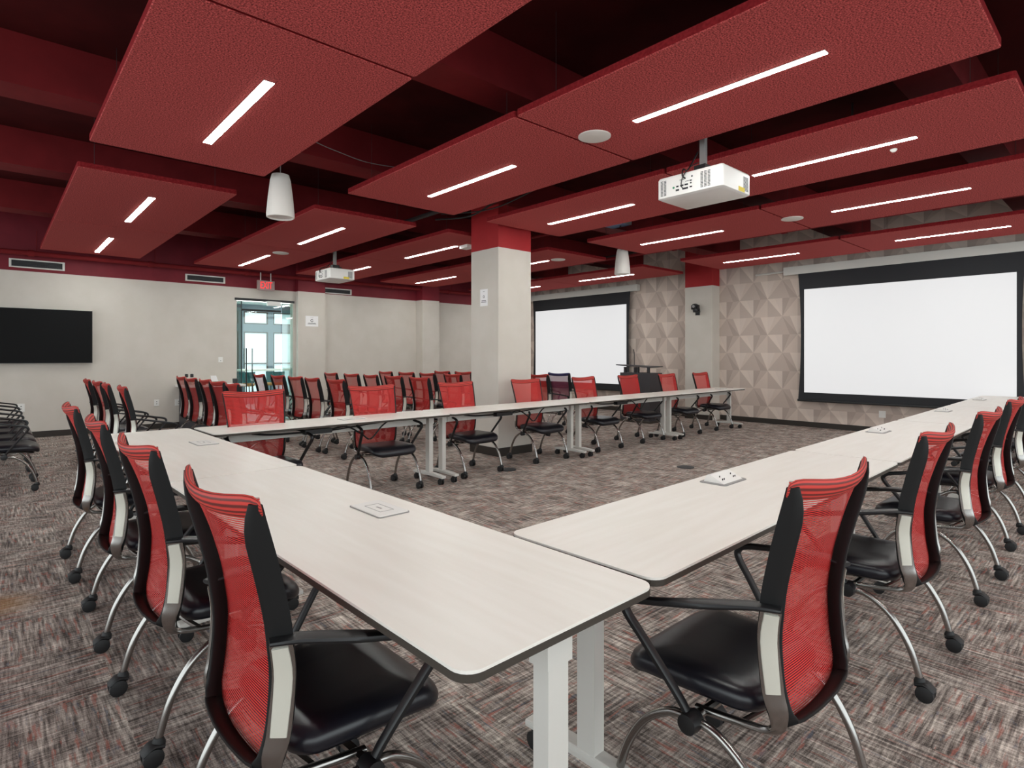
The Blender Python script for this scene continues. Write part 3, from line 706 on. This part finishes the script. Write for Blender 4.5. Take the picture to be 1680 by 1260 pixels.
# ------------------------------------------------------------ projection screens
def screen(y0, y1, label, hy0, hy1):
    o = empty('projection_screen', (XW - 0.14, (y0 + y1) / 2, 0))
    h = (y1 - y0) / 2; zt, zb = 2.59, 0.66
    # fabric with inward curved sides
    n = 12; L_ = []; R_ = []
    for k in range(n + 1):
        z = 0.52 + (2.9 - 0.52) * k / n; u = (k / n - 0.5) * 2; c = 0.05 * (1 - u * u)
        L_.append((-h - 0.11 + c, z)); R_.append((h + 0.11 - c, z))
    vs = []; fs = []
    for x in (0.0, 0.004):
        for (a, z), (b, _) in zip(L_, R_): vs += [(x, a, z), (x, b, z)]
    m_ = 2 * (n + 1)
    for k in range(n):
        fs.append((2 * k, 2 * k + 1, 2 * k + 3, 2 * k + 2)); fs.append((m_ + 2 * k, m_ + 2 * k + 2, m_ + 2 * k + 3, m_ + 2 * k + 1))
        fs.append((2 * k, 2 * k + 2, m_ + 2 * k + 2, m_ + 2 * k)); fs.append((2 * k + 1, m_ + 2 * k + 1, m_ + 2 * k + 3, 2 * k + 3))
    MB().add(vs, fs).build('black_masking', 'screen_black', o, smooth=False)
    MB().box(-0.003, -0.0005, -h, h, zb, zt).build('viewing_surface', 'screen_white', o, smooth=False)
    MB().sweep([(0, -h - 0.12, 0.51), (0, h + 0.12, 0.51)], [(0.03, 0.04), (0.03, 0.04)], (1, 0, 0), sub=1, sq=4).build('weight_bar', 'black_plastic', o, smooth=False)
    MB().box(-0.008, 0.1, hy0 - (y0 + y1) / 2, hy1 - (y0 + y1) / 2, 2.89, 3.04).build('roller_housing', 'white_metal', o, smooth=False)
    tag(o, label, 'projection screen', 'lowered projection screens')
screen(8.42, 11.53, 'lowered projection screen beside the lectern, behind the column', 8.1, 11.9)
screen(1.32, 4.34, 'lowered projection screen on the right, largest in view', 0.95, 4.72)
o = MB().tube([(XW - 0.06, 4.74, 2.97), (XW - 0.06, 5.3, 2.96)], 0.02, sub=1).build('conduit', 'white_metal')
tag(o, 'short white conduit left of the right screen housing', 'conduit')

# camera on pilaster
o = empty('wall_camera', (11.17, 6.45, 2.29))
MB().box(-0.09, -0.0005, -0.06, 0.06, -0.02, 0.0).box(-0.012, -0.0005, -0.05, 0.05, -0.08, 0.06).build('bracket', 'black_plastic', o, smooth=False)
MB().lathe([(0.05, 0), (0.055, 0.02), (0.055, 0.05), (0.04, 0.055)], (-0.09, 0, 0.0), 'z', 20).build('base', 'black_plastic', o)
MB().lathe([(0.02, -0.075), (0.055, -0.06), (0.065, 0.0), (0.055, 0.055), (0.02, 0.065)], (-0.10, 0, 0.10), 'x', 20).build('camera_head', 'black_plastic', o)
MB().lathe([(0.026, -0.018), (0.03, 0.0)], (-0.17, 0, 0.10), 'x', 16).build('lens', 'grey_metal', o)
MB().box(-0.13, -0.07, -0.08, -0.062, 0.04, 0.13).box(-0.13, -0.07, 0.062, 0.08, 0.04, 0.13).build('yoke', 'black_plastic', o, smooth=False)
tag(o, 'black swivel camera mounted on the grey pilaster between the screens', 'camera')

# lectern
o = empty('lectern', (9.9, 7.0, 0), 0)
MB().box(-0.22, 0.22, -0.36, 0.36, 0.04, 1.0).build('cabinet', 'lectern_grey', o, smooth=False)
MB().box(-0.25, 0.25, -0.39, 0.39, 0.0, 0.04).build('base', 'edge_dark', o, smooth=False)
for yy in (-0.27, -0.02, 0.05, 0.3):
    MB().box(-0.15, -0.1, yy - 0.02, yy + 0.02, 1.0, 1.115).build('post', 'lectern_grey', o, smooth=False)
tp = MB(); tp.loft([[(-0.28, -0.42, 1.105), (0.25, -0.36, 1.115), (0.25, 0.36, 1.135), (-0.28, 0.42, 1.15)], [(-0.28, -0.42, 1.125), (0.25, -0.36, 1.135), (0.25, 0.36, 1.155), (-0.28, 0.42, 1.17)]])
tp.build('reading_shelf', 'lectern_grey', o, smooth=False)
MB().tube([(0.05, 0.2, 1.155), (0.05, 0.2, 1.35), (0.0, 0.18, 1.48)], 0.008).build('microphone', 'black_plastic', o)
tag(o, 'dark grey lectern with a raised shelf and microphone beside the left screen', 'lectern')

# ------------------------------------------------------------ side counter with items
o = empty('side_counter', (3.08, 11.93, 0))
MB().box(-0.52, 0.55, -0.3, 0.32, 0.765, 0.80).build('counter_top', 'white_plastic', o, smooth=False)
MB().box(-0.46, 0.5, -0.26, 0.30, 0.0, 0.765).build('cabinet', 'lectern_grey', o, smooth=False)
tag(o, 'small white topped counter against the left wall by the glass door', 'counter')
def item(name, mb_m, loc, label, cat, group=None, parts=None):
    e = empty(name, loc)
    for n_, mb_, m_ in mb_m: mb_.build(n_, m_, e)
    tag(e, label, cat, group)
for k, (x, lb) in enumerate(((2.66, 'left one of two clear bottles with black caps on the side counter'), (2.75, 'right one of two clear bottles with black caps on the side counter'))):
    item('bottle', [('body', MB().lathe([(0.028, 0), (0.03, 0.01), (0.03, 0.13), (0.024, 0.15)], (0, 0, 0), n=14), 'bottle_clear'), ('cap', MB().lathe([(0.026, 0.15), (0.028, 0.155), (0.028, 0.2), (0.02, 0.21)], (0, 0, 0), n=14), 'black_plastic')], (x, 11.85, 0.80), lb, 'bottle', 'bottles on the side counter')
for k, (x, lb) in enumerate(((2.86, 'left small dark jar on the side counter'), (2.94, 'right small dark jar on the side counter'))):
    item('jar', [('body', MB().lathe([(0.03, 0), (0.034, 0.02), (0.03, 0.07)], (0, 0, 0), n=14), 'edge_dark'), ('lid', MB().lathe([(0.028, 0.07), (0.028, 0.09), (0.02, 0.1)], (0, 0, 0), n=14), 'bottle_clear')], (x, 11.8, 0.80), lb, 'jar', 'jars on the side counter')
item('napkin_holder', [('stand', MB().loft([rr(0.16, 0.1, 0.02, z=0), rr(0.13, 0.06, 0.02, z=0.06)]), 'green'), ('napkins', MB().loft([rr(0.12, 0.03, 0.01, z=0.06), rr(0.1, 0.02, 0.008, cx=-0.03, z=0.17)]), 'paper')], (3.14, 11.85, 0.80), 'pale napkin holder with white napkins on the side counter', 'napkin holder')
item('wire_basket', [('basket', MB().lathe([(0.03, 0), (0.045, 0.01), (0.05, 0.1), (0.045, 0.105), (0.04, 0.02)], (0, 0, 0), n=14), 'dark_grille')], (3.5, 11.85, 0.80), 'small dark cup by the door end of the side counter', 'cup')
item('tray', [('plate', MB().loft([rr(0.24, 0.16, 0.02, z=0), rr(0.26, 0.18, 0.02, z=0.02)]), 'paper')], (3.32, 11.82, 0.80), 'flat white tray on the side counter', 'tray')

# lobby stools
def stool(x, y, label):
    o = empty('bar_stool', (x, y, 0))
    MB().loft([rr(0.36, 0.34, 0.12, z=0.66), rr(0.40, 0.38, 0.14, z=0.69), rr(0.38, 0.36, 0.13, z=0.73)]).build('seat', 'wood', o)
    pts = []
    for k in range(9):
        a = -PI * 0.95 + k * PI * 0.9 / 8; pts.append((0.2 * math.cos(a), 0.2 * math.sin(a)))
    MB().loft([[(a, b, 0.735) for a, b in pts] + [(a * 0.86, b * 0.86, 0.735) for a, b in reversed(pts)], [(a * 1.1, b * 1.1, 0.98) for a, b in pts] + [(a * 0.95, b * 0.95, 0.98) for a, b in reversed(pts)]]).build('backrest', 'teal', o)
    for sx in (-1, 1):
        for sy in (-1, 1): MB().tube([(sx * 0.13, sy * 0.12, 0.66), (sx * 0.2, sy * 0.19, 0.0)], 0.012, sub=1).build('leg', 'edge_dark', o)
    tag(o, label, 'bar stool', 'teal stools in the lobby')
stool(4.25, 13.7, 'teal backed stool seen at the left of the glass door'); stool(4.95, 13.8, 'teal backed stool seen in the middle of the glass door'); stool(5.6, 13.9, 'teal backed stool seen at the right of the glass door')
o = empty('lobby_table', (5.0, 14.75, 0))
MB().box(-0.9, 0.9, -0.35, 0.35, 0.98, 1.02).build('tabletop', 'lobby_white', o, smooth=False)
for sx in (-1, 1): MB().box(sx * 0.8 - 0.03, sx * 0.8 + 0.03, -0.3, 0.3, 0, 0.98).build('leg', 'lobby_white', o, smooth=False)
tag(o, 'tall white table in the lobby behind the stools', 'table')
for i, x in enumerate((4.3, 5.0)):
    o = MB().lathe([(0.02, 2.8), (0.12, 2.795), (0.11, 2.77), (0.02, 2.765)], (0, 0, 0), n=20).build('lobby_light', 'lobby_lamp'); o.location = (x, 13.9 + i, 0); tag(o, 'round ceiling light in the lobby, %s one' % ('left', 'right')[i], 'ceiling light', 'lobby ceiling lights')

for i, (yy, lb) in enumerate(((13.6, 'near the door'), (15.4, 'by the lobby windows'))):
    o = MB().box(-2.2, 2.2, -0.09, 0.09, -0.05, -0.001).build('lobby_lamp', 'lobby_lamp', smooth=False); o.location = (5.4, yy, 2.8); tag(o, 'long white lobby ceiling lamp, %s' % lb, 'ceiling light')
# ------------------------------------------------------------ pipes and services above the panels
def pipe(pts, r, m, label, fit=None, cat='pipe'):
    o = empty('ceiling_pipe', pts[0]); q = [tuple(a - b for a, b in zip(p, pts[0])) for p in pts]
    MB().tube(q, r, sub=1, n=14).build('tube', m, o)
    if fit:
        v = Vector(q[-1]); ln = v.length
        for k in range(fit):
            c = v * ((k + 0.5) / fit); d = v.normalized() * 0.04
            MB().tube([tuple(c - d), tuple(c + d)], r * 1.35, sub=1, n=14).build('coupling', m, o)
            MB().tube([tuple(c + d * 1.8 + Vector((0, 0, r))), tuple(c + d * 1.8 + Vector((0, 0, 3.36 + (ZC - 3.36) * 0 - pts[0][2])))], 0.006, sub=1, n=6).build('hanger', m, o)
    tag(o, label, cat)
pipe([(-2, 12.05, 2.99), (11.2, 12.05, 2.99)], 0.04, 'red_paint', 'red sprinkler pipe running along the television wall', 8)
pipe([(6.35, -1, 3.22), (6.35, 11.9, 3.22)], 0.028, 'red_paint', 'dark red pipe in the gap right of the large projector', 7)
pipe([(8.68, -1, 3.18), (8.68, 11.9, 3.18)], 0.028, 'red_paint', 'dark red pipe in the gap before the screens', 7)
pipe([(8.95, -1, 3.28), (8.95, 11.9, 3.28)], 0.02, 'dark_lining', 'thin dark conduit in the gap before the screens', 6, 'conduit')
pipe([(4.45, 3.4, 3.28), (4.45, 11.9, 3.28)], 0.03, 'dark_lining', 'dark conduit above the projectors', 5, 'conduit')
def access(x, y, z, w, d, label):
    o = empty('access_box', (x, y, z)); MB().box(-w / 2, w / 2, -d / 2, d / 2, 0, 0.14).build('housing', 'grey_metal', o, smooth=False)
    MB().box(-w / 2 + 0.02, w / 2 - 0.02, -d / 2 + 0.02, d / 2 - 0.02, -0.006, -0.0005).build('cover', 'access_blue', o, smooth=False)
    MB().lathe([(0.012, -0.03), (0.012, -0.0065)], (0.05, -0.05, 0), 'z', 12).build('sensor', 'ink', o)
    MB().tube([(0, 0, 0.14), (0, 0, ZC - z)], 0.01, sub=1).build('hanger', 'dark_lining', o)
    tag(o, label, 'ceiling box', 'pale ceiling boxes')
access(6.1, 1.9, 3.2, 0.26, 0.34, 'pale blue ceiling box in the gap right of the large projector')
access(6.6, 5.1, 3.2, 0.3, 0.34, 'grey ceiling box in the gap near the column')
o = MB().tube([(1.7, 5.16, 3.5), (2.15, 5.16, 3.33), (2.5, 5.17, 3.27), (2.8, 5.18, 3.25), (3.3, 5.2, 3.3)], 0.004).build('ceiling_cable', 'cable_grey'); tag(o, 'thin grey cable sagging above the ceiling panels', 'cable')
o = MB().tube([(4.2, 3.2, 3.25), (4.35, 4.2, 3.2), (4.5, 5.2, 3.2), (4.6, 5.9, 3.15), (4.55, 6.6, 3.22)], 0.012).tube([(4.3, 3.2, 3.25), (4.5, 4.4, 3.22), (4.55, 5.4, 3.14), (4.5, 6.4, 3.25)], 0.008).build('ceiling_cable', 'cable'); tag(o, 'black cables looping in the gap left of the column', 'cable')
o = MB().lathe([(0.01, 0), (0.026, -0.001), (0.026, -0.01), (0.012, -0.025)], (0, 0, 0), n=16).build('smoke_detector', 'white_plastic'); o.location = (5.55, 1.42, PZ); tag(o, 'small white sensor under the panel right of the large projector', 'sensor')
o = MB().box(-0.07, 0.07, -0.1, 0.1, -0.05, -0.001).build('access_point', 'white_plastic', smooth=False); o.location = (5.46, 7.08, PZ); tag(o, 'white box under the ceiling panel just left of the column', 'access point')

# floor boxes
def floorbox(x, y, label):
    o = MB().lathe([(0.10, 0.0005), (0.1, 0.008), (0.09, 0.012), (0.02, 0.012)], (0, 0, 0), n=24).build('floor_box', 'dark_grille'); o.location = (x, y, 0); tag(o, label, 'floor box', 'dark floor boxes')
floorbox(6.18, 3.73, 'round dark floor box in the open carpet'); floorbox(4.5, 5.05, 'round dark floor box by the foot of the column')
